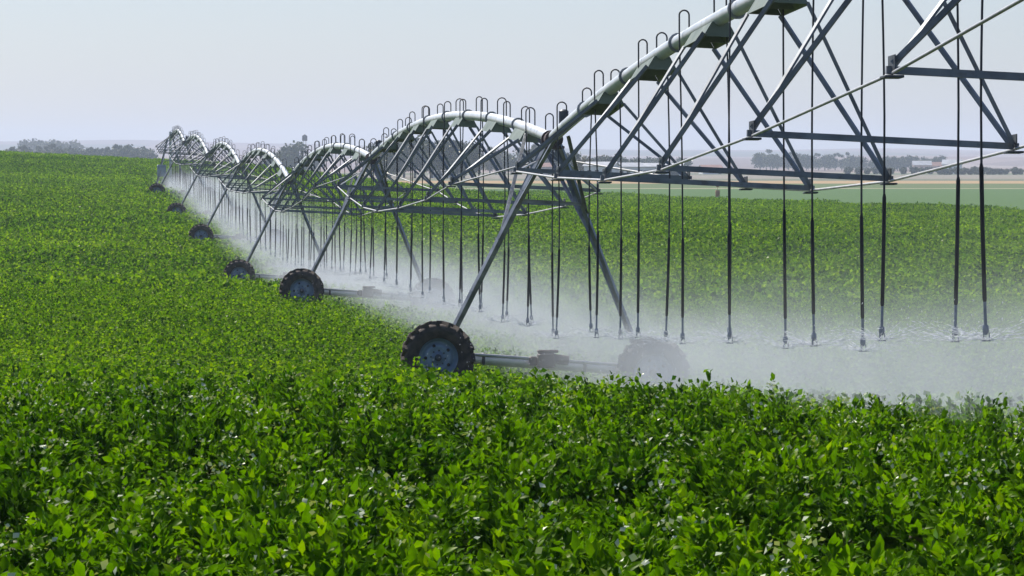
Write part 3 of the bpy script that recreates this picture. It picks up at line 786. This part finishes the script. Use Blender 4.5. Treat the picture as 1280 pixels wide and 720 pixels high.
# elevated tank
x, y, z = at_px(381, 1850); wt = empty('water_tower', (x, y, z)); tag(wt, 'slim water tower with dark tank above the trees left of centre', 'water tower')
for q in range(4):
    a = q * math.pi / 2 + .6; m = MB(); m.tube([(1.1 * math.cos(a), 1.1 * math.sin(a), -.3), (.7 * math.cos(a), .7 * math.sin(a), 13.6)], .09, 6); m.build('leg', M['rod'], wt)
m = MB(); m.tube([(0, 0, 13.4), (0, 0, 13.6), (0, 0, 15.6), (0, 0, 16.3)], [1.0, 1.15, 1.15, .1], 16); m.build('tank', M['tank'], wt)
for zz in (4.5, 9):
    m = MB(); rr = 1.1 - .4 * zz / 13.6
    for q in range(4):
        a = q * math.pi / 2 + .6; b_ = a + math.pi / 2; m.bar((rr * math.cos(a), rr * math.sin(a), zz), (rr * math.cos(b_), rr * math.sin(b_), zz), .08, .08)
    m.build('ring_brace', M['rod'], wt)
# small orange marker post box in the far field
x, y, z = at_px(897, 560); mk = empty('field_marker', (x, y, z)); tag(mk, 'small rusty orange marker drum in the pale green field beyond the crop', 'marker')
m = MB(); m.tube([(0, 0, 0), (0, 0, .02), (0, 0, .86), (0, 0, .88)], [.27, .29, .29, .27], 16)
for zz in (.3, .58): m.tube([(0, 0, zz - .02), (0, 0, zz + .02)], .305, 16)
m.build('drum', M['rust'], mk)
m = MB(); m.tube([(.0, 0, .88), (0, 0, 1.5)], .025, 6); m.box((0, 0, 1.42), (.4, .03, .22), bev=.01); m.build('marker_plate', M['rust'], mk)

# ------------------------------------------------------------------ air
def make_haze():
    mb = MB(); x0, x1, y0, y1, z0, z1 = -4400, 6200, -160, 9900, -80, 75
    mb.box(((x0 + x1) / 2, (y0 + y1) / 2, (z0 + z1) / 2), (x1 - x0, y1 - y0, z1 - z0))
    m, t, out = nt('haze_air'); v = N(t, 'ShaderNodeVolumePrincipled')
    v.inputs['Color'].default_value = (.74, .84, 1, 1); v.inputs['Density'].default_value = HAZE; v.inputs['Anisotropy'].default_value = .2
    t.links.new(v.outputs[0], out.inputs['Volume'])
    o = mb.build('haze', m); tag(o, 'thin pale blue summer haze over the plain', 'haze', kind='stuff')
HAZE = .00018
make_haze()

# ------------------------------------------------------------------ light, sky, camera
sun_dir = Vector((-.38, .66, .86)).normalized()     # towards the sun: high, ahead and to the left
el = math.asin(sun_dir.z); az = math.atan2(sun_dir.x, sun_dir.y)
sd = bpy.data.lights.new('sun', 'SUN'); sd.energy = 5.0; sd.angle = R(.53); sd.color = (1, .955, .88)
so = bpy.data.objects.new('sun', sd); col.objects.link(so); so.rotation_euler = sun_dir.to_track_quat('Z', 'Y').to_euler(); so.location = (0, 0, 60)
w = bpy.data.worlds.new('World'); scene.world = w; w.use_nodes = True; t = w.node_tree; t.nodes.clear()
sk = t.nodes.new('ShaderNodeTexSky'); sk.sky_type = 'NISHITA'; sk.sun_disc = False; sk.sun_elevation = el; sk.sun_rotation = az
sk.air_density = 1.0; sk.dust_density = .7; sk.ozone_density = 3.0; sk.altitude = 200
bg = t.nodes.new('ShaderNodeBackground'); bg.inputs[1].default_value = .083
wo = t.nodes.new('ShaderNodeOutputWorld'); tm = t.nodes.new('ShaderNodeMix'); tm.data_type = 'RGBA'; tm.blend_type = 'MULTIPLY'; tm.inputs[0].default_value = 1; tm.inputs[7].default_value = (.93, .955, 1.14, 1)
t.links.new(sk.outputs[0], tm.inputs[6]); t.links.new(tm.outputs[2], bg.inputs[0]); t.links.new(bg.outputs[0], wo.inputs[0])

cd = bpy.data.cameras.new('camera'); cd.lens = F / 1280 * 36; cd.sensor_width = 36; cd.clip_start = .5; cd.clip_end = 20000
co = bpy.data.objects.new('camera', cd); col.objects.link(co); co.location = CAM
co.rotation_euler = (R(90) - math.atan((360 - 203) / F), 0, -TH)
scene.camera = co
vs = scene.view_settings; vs.view_transform = 'Standard'; vs.look = 'None'; vs.gamma = 1; vs.exposure = .3; vs.use_curve_mapping = False
scene.render.engine = 'CYCLES'
c = scene.cycles; c.use_denoising = True; c.max_bounces = 8; c.diffuse_bounces = 3; c.glossy_bounces = 3; c.transmission_bounces = 4
c.transparent_max_bounces = 12; c.volume_bounces = 1; c.volume_step_rate = 1.0; c.volume_max_steps = 512; c.sample_clamp_indirect = 6
